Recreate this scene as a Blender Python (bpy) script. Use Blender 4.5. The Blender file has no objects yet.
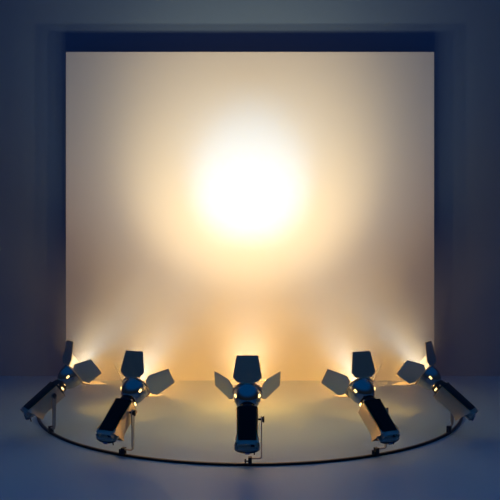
import bpy, bmesh, math
from mathutils import Vector, Matrix

# ------------------------------------------------------------------ camera, sky, exposure
scene = bpy.context.scene
col = scene.collection
R = math.radians
CAM_H = 2.0
cam = bpy.data.cameras.new('camera')
cam.lens = 50.0
cam.sensor_width = 36.0
cam.clip_end = 200
cam_o = bpy.data.objects.new('camera', cam)
cam_o.location = (0, 0, CAM_H)
cam_o.rotation_euler = (R(90), 0, 0)
col.objects.link(cam_o)
scene.camera = cam_o

world = bpy.data.worlds.new('night_blue')
scene.world = world
world.use_nodes = True
wn = world.node_tree
bg = wn.nodes['Background']
# dark room near the horizon, a deep blue glow from high above
tc_ = wn.nodes.new('ShaderNodeTexCoord')
sp_ = wn.nodes.new('ShaderNodeSeparateXYZ')
rp_ = wn.nodes.new('ShaderNodeValToRGB')
rp_.color_ramp.interpolation = 'EASE'
rp_.color_ramp.elements[0].position = 0.22
rp_.color_ramp.elements[0].color = (0.008, 0.013, 0.022, 1)
rp_.color_ramp.elements[1].position = 0.65
rp_.color_ramp.elements[1].color = (0.001, 0.053, 0.200, 1)
wn.links.new(tc_.outputs['Generated'], sp_.inputs[0])
wn.links.new(sp_.outputs['Z'], rp_.inputs[0])
wn.links.new(rp_.outputs[0], bg.inputs[0])
bg.inputs[1].default_value = 1.0


scene.view_settings.view_transform = 'Standard'
scene.view_settings.look = 'None'
scene.view_settings.gamma = 1.0
scene.view_settings.exposure = 0.0
scene.view_settings.use_curve_mapping = False
scene.cycles.use_denoising = True
scene.cycles.sample_clamp_indirect = 4.0
scene.cycles.max_bounces = 8
scene.cycles.volume_bounces = 0

# ------------------------------------------------------------------ layout (metres)
WALL_Y = 11.02
BOARD_Y = 10.65
BOARD_W = 5.645
BOARD_H = 5.037
RING_C = (0.0, 9.09)
RING_R = 2.65
PIVOT_H = 0.43        # bracket bolt above the floor
AXIS_H = 0.418        # lamp axis above the floor at the bolt

# lamp beams and floor fill: watts, colour, full cone angle, softness
BEAMS = {
    'core_beam': dict(power=200, color=(0.20, 0.60, 1.0), angle=28, blend=1.0, size=0.02, out=0.26, aim=(0, 3.1)),
    'middle_beam': dict(power=275, color=(1.0, 0.72, 0.35), angle=60, blend=1.0, size=0.06, out=0.26, aim=(0, 3.55)),
    'halo_beam': dict(power=88, color=(0.86, 0.86, 0.76), angle=88, blend=1.0, size=0.09, out=0.29, aim=(0.4, 3.9)),
    'spill_light': dict(power=17, color=(1.0, 0.58, 0.14), angle=172, blend=0.2, size=0.02, out=0.325, aim=None),
    'low_beam': dict(power=190, color=(1.0, 0.48, 0.08), angle=72, blend=1.0, size=0.02, out=0.31, aim=(-1.25, 0.75)),
    'floor_fill': dict(power=225, color=(1.0, 0.42, 0.05), angle=60, blend=1.0, size=0.05, out=0.32, aim=(1.0, -2.0)),  # added warm fill that brightens the floor inside the rail
}
HAZE_DENSITY = 0.15

# ------------------------------------------------------------------ materials
def mat(name, color, metallic=0.0, rough=0.5, noise=0.0, nscale=20.0, bump=0.0, emit=None, estr=0.0, spec=0.5):
    m = bpy.data.materials.new(name)
    m.use_nodes = True
    nt = m.node_tree
    b = nt.nodes['Principled BSDF']
    b.inputs['Base Color'].default_value = (*color, 1)
    b.inputs['Metallic'].default_value = metallic
    b.inputs['Roughness'].default_value = rough
    b.inputs['Specular IOR Level'].default_value = spec
    if emit:
        b.inputs['Emission Color'].default_value = (*emit, 1)
        b.inputs['Emission Strength'].default_value = estr
    if noise > 0 or bump > 0:
        tc = nt.nodes.new('ShaderNodeTexCoord')
        nz = nt.nodes.new('ShaderNodeTexNoise')
        nz.inputs['Scale'].default_value = nscale
        nz.inputs['Detail'].default_value = 4
        nt.links.new(tc.outputs['Object'], nz.inputs['Vector'])
        if noise > 0:
            mr = nt.nodes.new('ShaderNodeMapRange')
            mr.inputs[3].default_value = max(0.02, rough - noise)
            mr.inputs[4].default_value = rough + noise
            nt.links.new(nz.outputs[0], mr.inputs[0])
            nt.links.new(mr.outputs[0], b.inputs['Roughness'])
        if bump > 0:
            bp = nt.nodes.new('ShaderNodeBump')
            bp.inputs['Strength'].default_value = bump
            bp.inputs['Distance'].default_value = 0.002
            nt.links.new(nz.outputs[0], bp.inputs['Height'])
            nt.links.new(bp.outputs[0], b.inputs['Normal'])
    return m


M = {
    'wall': mat('wall_paint', (0.14, 0.24, 0.40), rough=0.9),
    'floor': mat('floor_satin', (0.46, 0.65, 0.71), rough=0.45, noise=0.03, nscale=8),
    'board': mat('board_white', (0.80, 0.80, 0.80), rough=0.8),
    'black': mat('black_gloss_enamel', (0.003, 0.003, 0.004), rough=0.35, noise=0.03, spec=0.2),
    'collar': mat('black_collar', (0.01, 0.01, 0.012), metallic=0.3, rough=0.25),
    'steel': mat('brushed_steel', (0.95, 0.76, 0.52), metallic=0.85, rough=0.36, noise=0.05, nscale=40),
    'chrome': mat('reflector_chrome', (0.50, 0.48, 0.45), metallic=1.0, rough=0.12, noise=0.02),
    'door': mat('barn_door_metal', (0.90, 0.83, 0.66), metallic=1.0, rough=0.33),
    'pale': mat('lit_ledge_tone', (0.85, 0.80, 0.72), metallic=0.2, rough=0.4),  # paleness stands in for light caught on top of the rear lip
    'hood': mat('rear_hood_grey', (0.52, 0.47, 0.40), metallic=0.4, rough=0.42),
    'glint': mat('golden_glint', (1.0, 0.55, 0.16), metallic=1.0, rough=0.3),  # gold colour stands in for warm reflections on the panel edges
    'bracket': mat('bracket_steel', (0.42, 0.42, 0.42), metallic=0.9, rough=0.38),
    'dark': mat('dark_iron', (0.05, 0.05, 0.055), metallic=0.8, rough=0.35),
    'rail': mat('rail_metal', (0.035, 0.033, 0.032), metallic=0.85, rough=0.3),
    'blue': mat('blue_plug', (0.05, 0.16, 0.40), rough=0.4),
    'bulb': mat('bulb_glow', (1, 1, 1), emit=(1.0, 0.85, 0.6), estr=20),
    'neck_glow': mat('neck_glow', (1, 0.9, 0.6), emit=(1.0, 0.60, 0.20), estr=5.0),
    'bowl_glow': mat('yellow_glow', (1, 0.9, 0.6), emit=(1.0, 0.66, 0.22), estr=3.2),
}


# ------------------------------------------------------------------ mesh helpers
def obj(name, bm, m, parent=None, smooth=None):
    bmesh.ops.recalc_face_normals(bm, faces=bm.faces[:])
    me = bpy.data.meshes.new(name)
    bm.to_mesh(me)
    bm.free()
    if isinstance(m, (list, tuple)):
        for x in m:
            me.materials.append(x)
    else:
        me.materials.append(m)
    if smooth is not None:
        me.shade_smooth()
        try:
            me.set_sharp_from_angle(angle=R(smooth))
        except Exception:
            pass
    o = bpy.data.objects.new(name, me)
    col.objects.link(o)
    if parent is not None:
        o.parent = parent
    return o


def bevel(bm, w, seg=2, angle=30):
    es = [e for e in bm.edges if len(e.link_faces) == 2 and e.calc_face_angle(0) > R(angle)]
    bmesh.ops.bevel(bm, geom=es, offset=w, segments=seg, profile=0.6, affect='EDGES', clamp_overlap=True)


def add_box(bm, lo, hi, mx=None):
    vs = []
    for x in (lo[0], hi[0]):
        for y in (lo[1], hi[1]):
            for z in (lo[2], hi[2]):
                v = Vector((x, y, z))
                if mx is not None:
                    v = mx @ v
                vs.append(bm.verts.new(v))
    for f in ((0, 1, 3, 2), (4, 6, 7, 5), (0, 4, 5, 1), (2, 3, 7, 6), (0, 2, 6, 4), (1, 5, 7, 3)):
        bm.faces.new([vs[i] for i in f])


def add_loft(bm, rings, closed_ring=True, cap=True):
    """rings: list of lists of Vectors, same count"""
    vr = [[bm.verts.new(p) for p in r] for r in rings]
    n = len(vr[0])
    for a, b in zip(vr, vr[1:]):
        for i in range(n if closed_ring else n - 1):
            j = (i + 1) % n
            bm.faces.new((a[i], a[j], b[j], b[i]))
    if cap:
        bm.faces.new(vr[0][::-1])
        bm.faces.new(vr[-1])
    return vr


def add_lathe(bm, profile, n=40, mx=None, cap=True):
    """profile: (y along axis, radius); turned about the local Y axis"""
    rings = []
    for y, r in profile:
        ring = []
        for i in range(n):
            a = 2 * math.pi * i / n
            v = Vector((r * math.cos(a), y, r * math.sin(a)))
            if mx is not None:
                v = mx @ v
            ring.append(v)
        rings.append(ring)
    add_loft(bm, rings, cap=cap)


def along(p, q):
    """matrix taking local +Y to the direction p->q with origin at p"""
    d = (Vector(q) - Vector(p)).normalized()
    up = Vector((0, 0, 1)) if abs(d.z) < 0.95 else Vector((1, 0, 0))
    x = d.cross(up).normalized()
    z = x.cross(d).normalized()
    m = Matrix((x, d, z)).transposed().to_4x4()
    m.translation = Vector(p)
    return m


def add_rod(bm, p, q, r, n=16):
    L = (Vector(q) - Vector(p)).length
    add_lathe(bm, [(0, r), (L, r)], n=n, mx=along(p, q))


def prism(bm, outline, thick, mx):
    """outline in the local XY plane, solid between -thick/2 and +thick/2 in Z"""
    a = [bm.verts.new(mx @ Vector((x, y, -thick / 2))) for x, y in outline]
    b = [bm.verts.new(mx @ Vector((x, y, thick / 2))) for x, y in outline]
    n = len(outline)
    bm.faces.new(a[::-1])
    bm.faces.new(b)
    for i in range(n):
        j = (i + 1) % n
        bm.faces.new((a[i], a[j], b[j], b[i]))


# ------------------------------------------------------------------ the setting
def structure(o):
    o['kind'] = 'structure'
    return o


bm = bmesh.new()
add_box(bm, (-9, -2, -0.1), (9, WALL_Y + 0.2, 0.0))
structure(obj('floor', bm, M['floor']))
bm = bmesh.new()
add_box(bm, (-9, WALL_Y, -0.1), (9, WALL_Y + 0.2, 9.0))
structure(obj('wall_back', bm, M['wall']))

# the big square board
bm = bmesh.new()
add_box(bm, (-BOARD_W / 2, BOARD_Y, 0.0), (BOARD_W / 2, BOARD_Y + 0.05, BOARD_H))
bevel(bm, 0.006, 2)
board = obj('backdrop_board', bm, M['board'])
board['label'] = 'large square white board standing upright before the blue back wall, lit by the spotlights'
board['category'] = 'board'

# ------------------------------------------------------------------ curved rail on the floor
bm = bmesh.new()
sec = [(-0.016, 0.0), (-0.016, 0.016), (-0.011, 0.023), (0.011, 0.023), (0.016, 0.016), (0.016, 0.0)]
rings = []
N = 120
A0 = 78.0
for i in range(N + 1):
    a = R(-A0 + 2 * A0 * i / N)
    ring = []
    for dr, z in sec:
        rr = RING_R + dr
        ring.append(Vector((RING_C[0] + rr * math.sin(a), RING_C[1] - rr * math.cos(a), z)))
    rings.append(ring)
add_loft(bm, rings)
rail = obj('floor_rail', bm, M['rail'], smooth=40)
rail['label'] = 'thin dark metal rail curving across the floor under the five spotlights'
rail['category'] = 'rail'


# ------------------------------------------------------------------ one spotlight
# Local frame of a spotlight: origin on the rail, +Y towards the board, +X to its right.
def make_spotlight(el):
    root = bpy.data.objects.new('stage_spotlight', None)
    root.empty_display_size = 0.2
    col.objects.link(root)
    T = Matrix.Translation((-0.025, 0, AXIS_H)) @ Matrix.Rotation(R(el), 4, 'X')   # tilted head frame
    YR, YF = -0.295, 0.100          # rear and front of the housing along the axis
    W = 0.088                     # half width
    HT = 0.088                    # half height

    def slant(x, y, z):
        k = max(0.0, min(1.0, (YF - y) / (YF - YR)))
        return Vector((x * (1.06 - 0.11 * k), y + k * 0.055 * (HT - z) / (2 * HT), z))

    # housing body: black, square section with a rounded top, slightly waisted
    def section(w, ht, hb, y, rnd):
        pts = []
        pts.append((-w, -hb))
        for k in range(7):
            a = R(180 - 90 * k / 6)
            pts.append((-w + rnd + rnd * math.cos(a), ht - rnd + rnd * math.sin(a)))
        for k in range(7):
            a = R(90 - 90 * k / 6)
            pts.append((w - rnd + rnd * math.cos(a), ht - rnd + rnd * math.sin(a)))
        pts.append((w, -hb))
        return [T @ slant(x, y, z) for x, z in pts]
    bm = bmesh.new()
    rs = [section(W * 0.90, HT * 0.90, HT * 0.9, YF + 0.004, 0.03),
          section(W * 0.97, HT * 0.98, HT * 0.96, YF - 0.008, 0.03)]
    for k in range(9):
        t = k / 8
        y = (YF - 0.02) + (YR + 0.015 - YF + 0.02) * t
        rs.append(section(W, HT, HT * 0.97, y, 0.03))
    add_loft(bm, rs)
    housing = obj('housing', bm, M['black'], root, smooth=35)

    # bright side panels, flaring outwards at the rear
    for s in (-1, 1):
        bm = bmesh.new()
        rows = []
        n = 14
        for k in range(n + 1):
            t = k / n
            y = YF - 0.004 + (YR - YF) * t
            fl = max(0.0, (t - 0.72) / 0.28)
            out = 0.020 * fl ** 2
            zt = HT * 0.62 + 0.006 * fl ** 2
            zb = -HT * 1.02 - 0.028 * fl ** 2
            xi = s * (W + 0.001)
            xo = s * (W + 0.007 + out)
            xi2 = s * (W + 0.001 + out * 0.9)
            lip = s * (W - 0.001)
            ring = [(lip, zt + 0.006), (xo - s * 0.003, zt + 0.006), (xo, zt), (xo, zb), (xi2, zb), (xi2, zt - 0.002), (lip, zt + 0.002)]
            rows.append([T @ slant(x, y, z) for x, z in ring])
        add_loft(bm, rows)
        obj('side_panel', bm, M['steel'], housing, smooth=30)

        bm = bmesh.new()  # orange reflection line along the panel edge, modelled as a golden strip
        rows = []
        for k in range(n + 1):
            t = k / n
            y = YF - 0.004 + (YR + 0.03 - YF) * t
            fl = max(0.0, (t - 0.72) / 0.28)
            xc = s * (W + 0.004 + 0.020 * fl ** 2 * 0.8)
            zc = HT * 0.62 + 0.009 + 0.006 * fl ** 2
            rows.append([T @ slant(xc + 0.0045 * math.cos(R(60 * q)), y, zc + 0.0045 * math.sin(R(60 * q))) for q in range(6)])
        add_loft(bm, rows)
        e_ = obj('edge_glint', bm, M['glint'], housing, smooth=60)
        e_['label'] = 'thin golden strip standing in for a warm reflection along the edge'

    # belly plate closing the housing from below
    bm = bmesh.new()
    rows = []
    for k in range(9):
        t = k / 8
        y = YF - 0.01 + (YR + 0.01 - YF) * t
        fl = max(0.0, (t - 0.70) / 0.30)
        d = 0.024 * fl ** 2
        ww = W + 0.004 + 0.018 * fl ** 2
        z0 = -HT * 1.0 - d
        rows.append([T @ slant(*p) for p in ((-ww, y, z0), (ww, y, z0), (ww, y, z0 - 0.006), (-ww, y, z0 - 0.006))])
    add_loft(bm, rows)
    obj('belly_plate', bm, M['steel'], housing, smooth=30)

    # rear cap: a curved hood over a recessed plate, and a projecting lip below
    bm = bmesh.new()
    outer, inner = [], []
    for k in range(13):
        a = R(180 - 15 * k)
        ca, sa = math.cos(a), math.sin(a)
        x = (W + 0.004) * (abs(ca) ** 0.55) * (1 if ca >= 0 else -1)
        z = HT * 0.30 + HT * 0.66 * (abs(sa) ** 0.55)
        outer.append((x, z))
        inner.append((x * 0.93, HT * 0.30 + (z - HT * 0.30) * 0.90))
    ring = outer + inner[::-1]
    add_loft(bm, [[T @ Vector((x, y, z)) for x, z in ring] for y in (YR + 0.05, YR + 0.02, YR - 0.028)])
    cap_hood = obj('rear_hood', bm, M['hood'], housing, smooth=40)

    bm = bmesh.new()
    add_box(bm, (-W * 0.95, YR - 0.004, -HT * 0.2), (W * 0.95, YR + 0.02, HT * 0.9), T)
    bevel(bm, 0.003, 1)
    plate = obj('rear_plate', bm, M['hood'], housing)
    bm = bmesh.new()
    add_box(bm, (W * 0.38, YR - 0.018, HT * 0.34), (W * 0.74, YR - 0.004, HT * 0.74), T)
    bevel(bm, 0.002, 1)
    obj('switch', bm, M['collar'], plate)
    bm = bmesh.new()
    add_box(bm, (-W * 0.92, YR - 0.034, HT * 0.10), (W * 0.92, YR - 0.002, HT * 0.17), T)
    bevel(bm, 0.002, 1)
    lg = obj('ledge', bm, M['pale'], plate)
    lg['label'] = 'pale strip standing in for light on the rear ledge'

    bm = bmesh.new()
    rows = []
    for k in range(15):
        u = -1 + 2 * k / 14
        x = u * (W + 0.027)
        zt = HT * 0.06
        zb = -HT * 0.34 + HT * 0.30 * abs(u) ** 2.6
        yy = YR - 0.040 + 0.020 * abs(u) ** 2
        rows.append([T @ Vector(p) for p in ((x, yy, zt), (x, yy - 0.006, zt - 0.006), (x, yy + 0.012, zb), (x, YR + 0.03, zb - 0.010), (x, YR + 0.03, zt))])
    add_loft(bm, rows)
    lip = obj('rear_lip', bm, M['hood'], housing, smooth=35)
    bm = bmesh.new()
    rows = []
    for k in range(11):
        u = -1 + 2 * k / 10
        x = u * (W + 0.018)
        zt = -HT * 0.06
        zb = -HT * 0.28 + HT * 0.16 * abs(u) ** 2.6
        yy = YR - 0.050 + 0.020 * abs(u) ** 2
        rows.append([T @ Vector(p) for p in ((x, yy, zt), (x, yy, zb), (x, yy + 0.012, zb), (x, yy + 0.012, zt))])
    add_loft(bm, rows)
    obj('lip_band', bm, M['dark'], lip, smooth=35)
    bm = bmesh.new()
    add_box(bm, (-0.018, YR - 0.058, -HT * 0.30), (0.022, YR - 0.044, -HT * 0.10), T)
    bevel(bm, 0.002, 1)
    obj('plug', bm, M['blue'], lip)
    bm = bmesh.new()
    add_rod(bm, T @ Vector((W * 0.72, YR - 0.02, -HT * 0.30)), T @ Vector((W * 0.72, YR - 0.035, -HT * 0.68)), 0.006, 10)
    obj('cable_stub', bm, M['dark'], lip, smooth=40)

    # front hoop strap round the housing mouth
    bm = bmesh.new()
    add_loft(bm, [section(W + 0.004, HT + 0.003, HT + 0.002, YF - 0.012, 0.03), section(W + 0.004, HT + 0.003, HT + 0.002, YF - 0.002, 0.03),
                  section(W - 0.006, HT - 0.008, HT - 0.008, YF + 0.006, 0.03)])
    obj('front_rim', bm, M['collar'], housing, smooth=40)

    # neck collar
    bm = bmesh.new()
    prof = [(YF - 0.01, 0.070), (YF + 0.004, 0.088), (YF + 0.020, 0.087), (YF + 0.034, 0.083), (YF + 0.037, 0.076), (YF + 0.042, 0.076),
            (YF + 0.045, 0.082), (YF + 0.058, 0.078), (YF + 0.072, 0.066), (YF + 0.090, 0.056)]
    add_lathe(bm, prof, 40, T)
    collar = obj('collar', bm, M['collar'], root, smooth=35)
    for a in (35, 145):
        bm = bmesh.new()
        p = Vector((0.083 * math.cos(R(a)), 0, 0.083 * math.sin(R(a))))
        add_box(bm, (p.x - 0.012, YF + 0.016, p.z - 0.008), (p.x + 0.012, YF + 0.03, p.z + 0.008), T)
        bevel(bm, 0.003, 1)
        obj('latch', bm, M['steel'], collar)

    for s in (-1, 1):  # glowing blocks added for the neck highlight and to warm the side panels
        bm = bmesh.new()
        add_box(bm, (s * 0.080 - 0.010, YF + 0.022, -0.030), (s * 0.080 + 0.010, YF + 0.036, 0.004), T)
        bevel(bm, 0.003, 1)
        g_ = obj('neck_glint', bm, M['neck_glow'], collar)
        g_['label'] = 'glowing yellow block added for the golden highlight at the neck'

    # reflector bowl (open in front, with wall thickness)
    YM = 0.315                    # mouth of the bowl
    RB = 0.134
    bm = bmesh.new()
    prof = []
    for k in range(13):
        a = R(24 + (88 - 24) * k / 12)
        prof.append((YM - 0.006 - 0.170 * math.cos(a), RB * math.sin(a) ** 0.95))
    prof += [(YM + 0.004, RB + 0.001), (YM + 0.006, RB + 0.006), (YM + 0.016, RB + 0.006), (YM + 0.018, RB - 0.002)]
    for k in range(13):
        a = R(88 - (88 - 15) * k / 12)
        prof.append((YM - 0.004 - 0.160 * math.cos(a), (RB - 0.006) * math.sin(a) ** 0.9))
    rings = []
    n = 56
    for y, r in prof:
        rings.append([T @ Vector((r * math.cos(2 * math.pi * i / n), y, r * math.sin(2 * math.pi * i / n))) for i in range(n)])
    vr = add_loft(bm, rings, cap=False)
    bm.faces.new(vr[-1])
    bm.faces.new(vr[0][::-1])
    bowl = obj('reflector', bm, M['chrome'], root, smooth=40)

    # small glowing yellow blocks on the two flanks of the bowl
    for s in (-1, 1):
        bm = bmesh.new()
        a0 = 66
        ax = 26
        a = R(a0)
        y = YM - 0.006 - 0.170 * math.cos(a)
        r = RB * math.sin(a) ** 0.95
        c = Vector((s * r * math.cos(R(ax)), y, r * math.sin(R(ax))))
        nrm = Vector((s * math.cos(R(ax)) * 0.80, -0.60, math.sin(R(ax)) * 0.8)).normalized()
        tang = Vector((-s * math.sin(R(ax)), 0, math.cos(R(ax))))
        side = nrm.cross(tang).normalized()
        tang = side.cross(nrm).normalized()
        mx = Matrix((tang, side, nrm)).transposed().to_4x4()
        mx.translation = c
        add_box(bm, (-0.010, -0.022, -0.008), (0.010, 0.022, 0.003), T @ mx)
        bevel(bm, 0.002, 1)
        v = obj('bowl_glow', bm, M['bowl_glow'], bowl)
        v['label'] = 'small glowing yellow block'

    # lamp bulb inside the bowl
    bm = bmesh.new()
    add_lathe(bm, [(YM - 0.12, 0.008), (YM - 0.11, 0.016), (YM - 0.08, 0.018), (YM - 0.07, 0.012), (YM - 0.066, 0.003)], 20, T)
    obj('bulb', bm, M['bulb'], bowl, smooth=60)

    # hinge frame round the mouth (a chamfered square ring) and the four barn doors
    bm = bmesh.new()
    o8, i8 = [], []
    for k in range(32):
        a = 2 * math.pi * k / 32 + R(5.625)
        c, s_ = math.cos(a), math.sin(a)
        m_ = max(abs(c), abs(s_))
        rr = min(0.140 / m_, 0.152)
        o8.append((rr * c, rr * s_))
        i8.append((0.130 * c, 0.130 * s_))
    ys = (YM + 0.012, YM + 0.024)
    grid = []
    for y, pts in ((ys[0], i8), (ys[0], o8), (ys[1], o8), (ys[1], i8)):
        grid.append([bm.verts.new(T @ Vector((x, y, z))) for x, z in pts])
    for q in range(4):
        a_, b_ = grid[q], grid[(q + 1) % 4]
        for i in range(32):
            j = (i + 1) % 32
            bm.faces.new((a_[i], a_[j], b_[j], b_[i]))
    obj('hinge_frame', bm, M['steel'], root)

    L, wh, ww, wt = 0.252, 0.095, 0.137, 0.100
    outline = [(-wh, 0.0), (wh, 0.0), (ww, 0.045), (wt, L), (-wt, L), (-ww, 0.045)]
    for name, roll, beta in (('top', 0, 41), ('right', 90, 45), ('bottom', 180, 45), ('left', 270, 45)):
        bm = bmesh.new()
        # door frame: local Y along the door away from its hinge, X across, Z its normal
        D = (T @ Matrix.Rotation(R(roll), 4, 'Y') @ Matrix.Translation((0, YM + 0.022, 0.142)) @ Matrix.Rotation(R(beta), 4, 'X'))
        prism(bm, outline, 0.006, D)
        # folded stiffening edges
        for (x0, y0), (x1, y1) in (((ww, 0.045), (wt, L)), ((-ww, 0.045), (-wt, L)), ((-wt, L), (wt, L))):
            add_rod(bm, D @ Vector((x0, y0, 0)), D @ Vector((x1, y1, 0)), 0.0042, 8)
        door = obj('barn_door', bm, M['door'], root)
        for x in (-0.05, 0.05):
            bm = bmesh.new()
            add_rod(bm, D @ Vector((x - 0.022, -0.003, 0)), D @ Vector((x + 0.022, -0.003, 0)), 0.007, 12)
            obj('hinge', bm, M['steel'], door, smooth=40)

    # bracket: flat bar on the right of the housing, foot arm, clamp on the rail
    bx = 0.107
    bm = bmesh.new()
    outline = []
    top = PIVOT_H
    for k in range(13):
        a = R(180 * k / 12)
        outline.append((0.030 * math.cos(a), top + 0.030 * math.sin(a)))
    outline += [(-0.022, top - 0.06), (-0.017, 0.115), (-0.010, 0.085), (0.010, 0.085), (0.017, 0.115), (0.022, top - 0.06)]
    mx = Matrix(((0, 0, 1, bx), (1, 0, 0, 0), (0, 1, 0, 0), (0, 0, 0, 1)))
    prism(bm, outline, 0.010, mx)
    bevel(bm, 0.0015, 1, 60)
    bracket = obj('bracket', bm, M['bracket'], root, smooth=30)
    bm = bmesh.new()
    pts = []
    for k in range(7):
        a = R(90 * k / 6)
        pts.append((bx - 0.022 + 0.022 * math.cos(a), 0.09 - 0.022 * math.sin(a) + 0.0))
    path = [(bx, 0.115)] + pts + [(0.0, 0.068)]
    rows = []
    for i, (x, z) in enumerate(path):
        p = path[max(0, i - 1)]
        q = path[min(len(path) - 1, i + 1)]
        t = Vector((q[0] - p[0], 0, q[1] - p[1])).normalized()
        nn = Vector((-t.z, 0, t.x)) * 0.006
        c = Vector((x, 0, z))
        rows.append([c + nn + Vector((0, -0.011, 0)), c + nn + Vector((0, 0.011, 0)), c - nn + Vector((0, 0.011, 0)), c - nn + Vector((0, -0.011, 0))])
    add_loft(bm, rows)
    obj('arm', bm, M['bracket'], bracket, smooth=40)

    # pivot bolt and wing knob
    bm = bmesh.new()
    add_rod(bm, (W - 0.02, 0, PIVOT_H), (bx + 0.020, 0, PIVOT_H), 0.009, 16)
    add_rod(bm, (bx + 0.006, 0, PIVOT_H), (bx + 0.014, 0, PIVOT_H), 0.022, 20)
    add_box(bm, (bx + 0.014, -0.008, PIVOT_H - 0.028), (bx + 0.026, 0.008, PIVOT_H + 0.028))
    obj('pivot_knob', bm, M['dark'], bracket, smooth=40)

    # clamp over the rail
    bm = bmesh.new()
    add_box(bm, (-0.017, -0.024, 0.024), (0.017, 0.024, 0.082))
    add_box(bm, (-0.017, -0.026, 0.004), (0.017, -0.018, 0.030))
    add_box(bm, (-0.017, 0.018, 0.004), (0.017, 0.026, 0.030))
    bevel(bm, 0.003, 1)
    clamp = obj('rail_clamp', bm, M['dark'], root)
    bm = bmesh.new()
    add_rod(bm, (-0.015, 0, 0.042), (-0.042, 0, 0.042), 0.006, 12)
    add_box(bm, (-0.050, -0.006, 0.022), (-0.036, 0.006, 0.062))
    obj('clamp_knob', bm, M['dark'], clamp)

    return root


def copy_tree(o, parent=None):
    c = o.copy()
    col.objects.link(c)
    c.parent = parent
    for ch in list(o.children):
        copy_tree(ch, c)
    return c


EL = 38.0
proto = make_spotlight(EL)
# angle along the rail (0 = nearest the camera), heading (0 = straight at the board), label
SPOTS = [
    (0.0, 0.0, 'middle spotlight on the curved rail, seen straight from behind with barn doors open'),
    (-27.6, 24.0, 'tilted spotlight with barn doors on the rail, second from the left, leaning right'),
    (27.6, -24.0, 'tilted spotlight with barn doors on the rail, second from the right, leaning left'),
    (-55.0, 56.0, 'leftmost spotlight on the rail, barn doors open, before the left edge of the board'),
    (55.0, -56.0, 'rightmost spotlight on the rail, barn doors open, before the right edge of the board'),
]
for i, (th, az, lab) in enumerate(SPOTS):
    s = proto if i == 0 else copy_tree(proto)
    s.location = (RING_C[0] + RING_R * math.sin(R(th)), RING_C[1] - RING_R * math.cos(R(th)), 0)
    s.rotation_euler = (0, 0, R(-az))
    s['label'] = lab
    s['category'] = 'spotlight'
    s['group'] = 'spotlights on the curved rail'
    # the light this lamp gives, leaving the bulb inside the bowl, plus the added floor fill
    W0 = Matrix.Translation(s.location) @ Matrix.Rotation(R(-az), 4, 'Z')
    T0 = Matrix.Translation((-0.025, 0, AXIS_H)) @ Matrix.Rotation(R(EL), 4, 'X')
    for nm, d in BEAMS.items():
        li = bpy.data.lights.new(nm, 'SPOT')
        li.energy = d['power']
        li.color = d['color']
        li.spot_size = R(d['angle'])
        li.spot_blend = d['blend']
        li.shadow_soft_size = d['size']
        lo = bpy.data.objects.new(nm, li)
        col.objects.link(lo)
        p = W0 @ T0 @ Vector((0, d['out'], 0))
        tgt = Vector((d['aim'][0] * s.location.x, BOARD_Y, d['aim'][1])) if d['aim'] else W0 @ T0 @ Vector((0, 5, 0))
        lo.location = p
        lo.rotation_euler = (tgt - p).to_track_quat('-Z', 'Y').to_euler()

# ------------------------------------------------------------------ haze over the stage
bm = bmesh.new()
add_box(bm, (-3.4, 6.78, 0.03), (3.4, BOARD_Y - 0.02, 5.6))
hm = bpy.data.materials.new('stage_haze')
hm.use_nodes = True
nt = hm.node_tree
nt.nodes.clear()
out = nt.nodes.new('ShaderNodeOutputMaterial')
vs = nt.nodes.new('ShaderNodeVolumeScatter')
vs.inputs['Color'].default_value = (1, 1, 1, 1)
vs.inputs['Density'].default_value = HAZE_DENSITY
vs.inputs['Anisotropy'].default_value = 0.0
# the haze lies low over the lamps and thins out upwards
tc = nt.nodes.new('ShaderNodeTexCoord')
sx = nt.nodes.new('ShaderNodeSeparateXYZ')
mr = nt.nodes.new('ShaderNodeMapRange')
mr.interpolation_type = 'SMOOTHSTEP'
mr.inputs[1].default_value = 0.5
mr.inputs[2].default_value = 2.6
mr.inputs[3].default_value = HAZE_DENSITY
mr.inputs[4].default_value = HAZE_DENSITY * 0.06
nt.links.new(tc.outputs['Object'], sx.inputs[0])
nt.links.new(sx.outputs['Z'], mr.inputs[0])
nt.links.new(mr.outputs[0], vs.inputs['Density'])
nt.links.new(vs.outputs[0], out.inputs['Volume'])
haze = obj('stage_haze', bm, hm)
haze['kind'] = 'stuff'
haze['label'] = 'thin bright haze in the beams above the spotlights'
haze['category'] = 'haze'
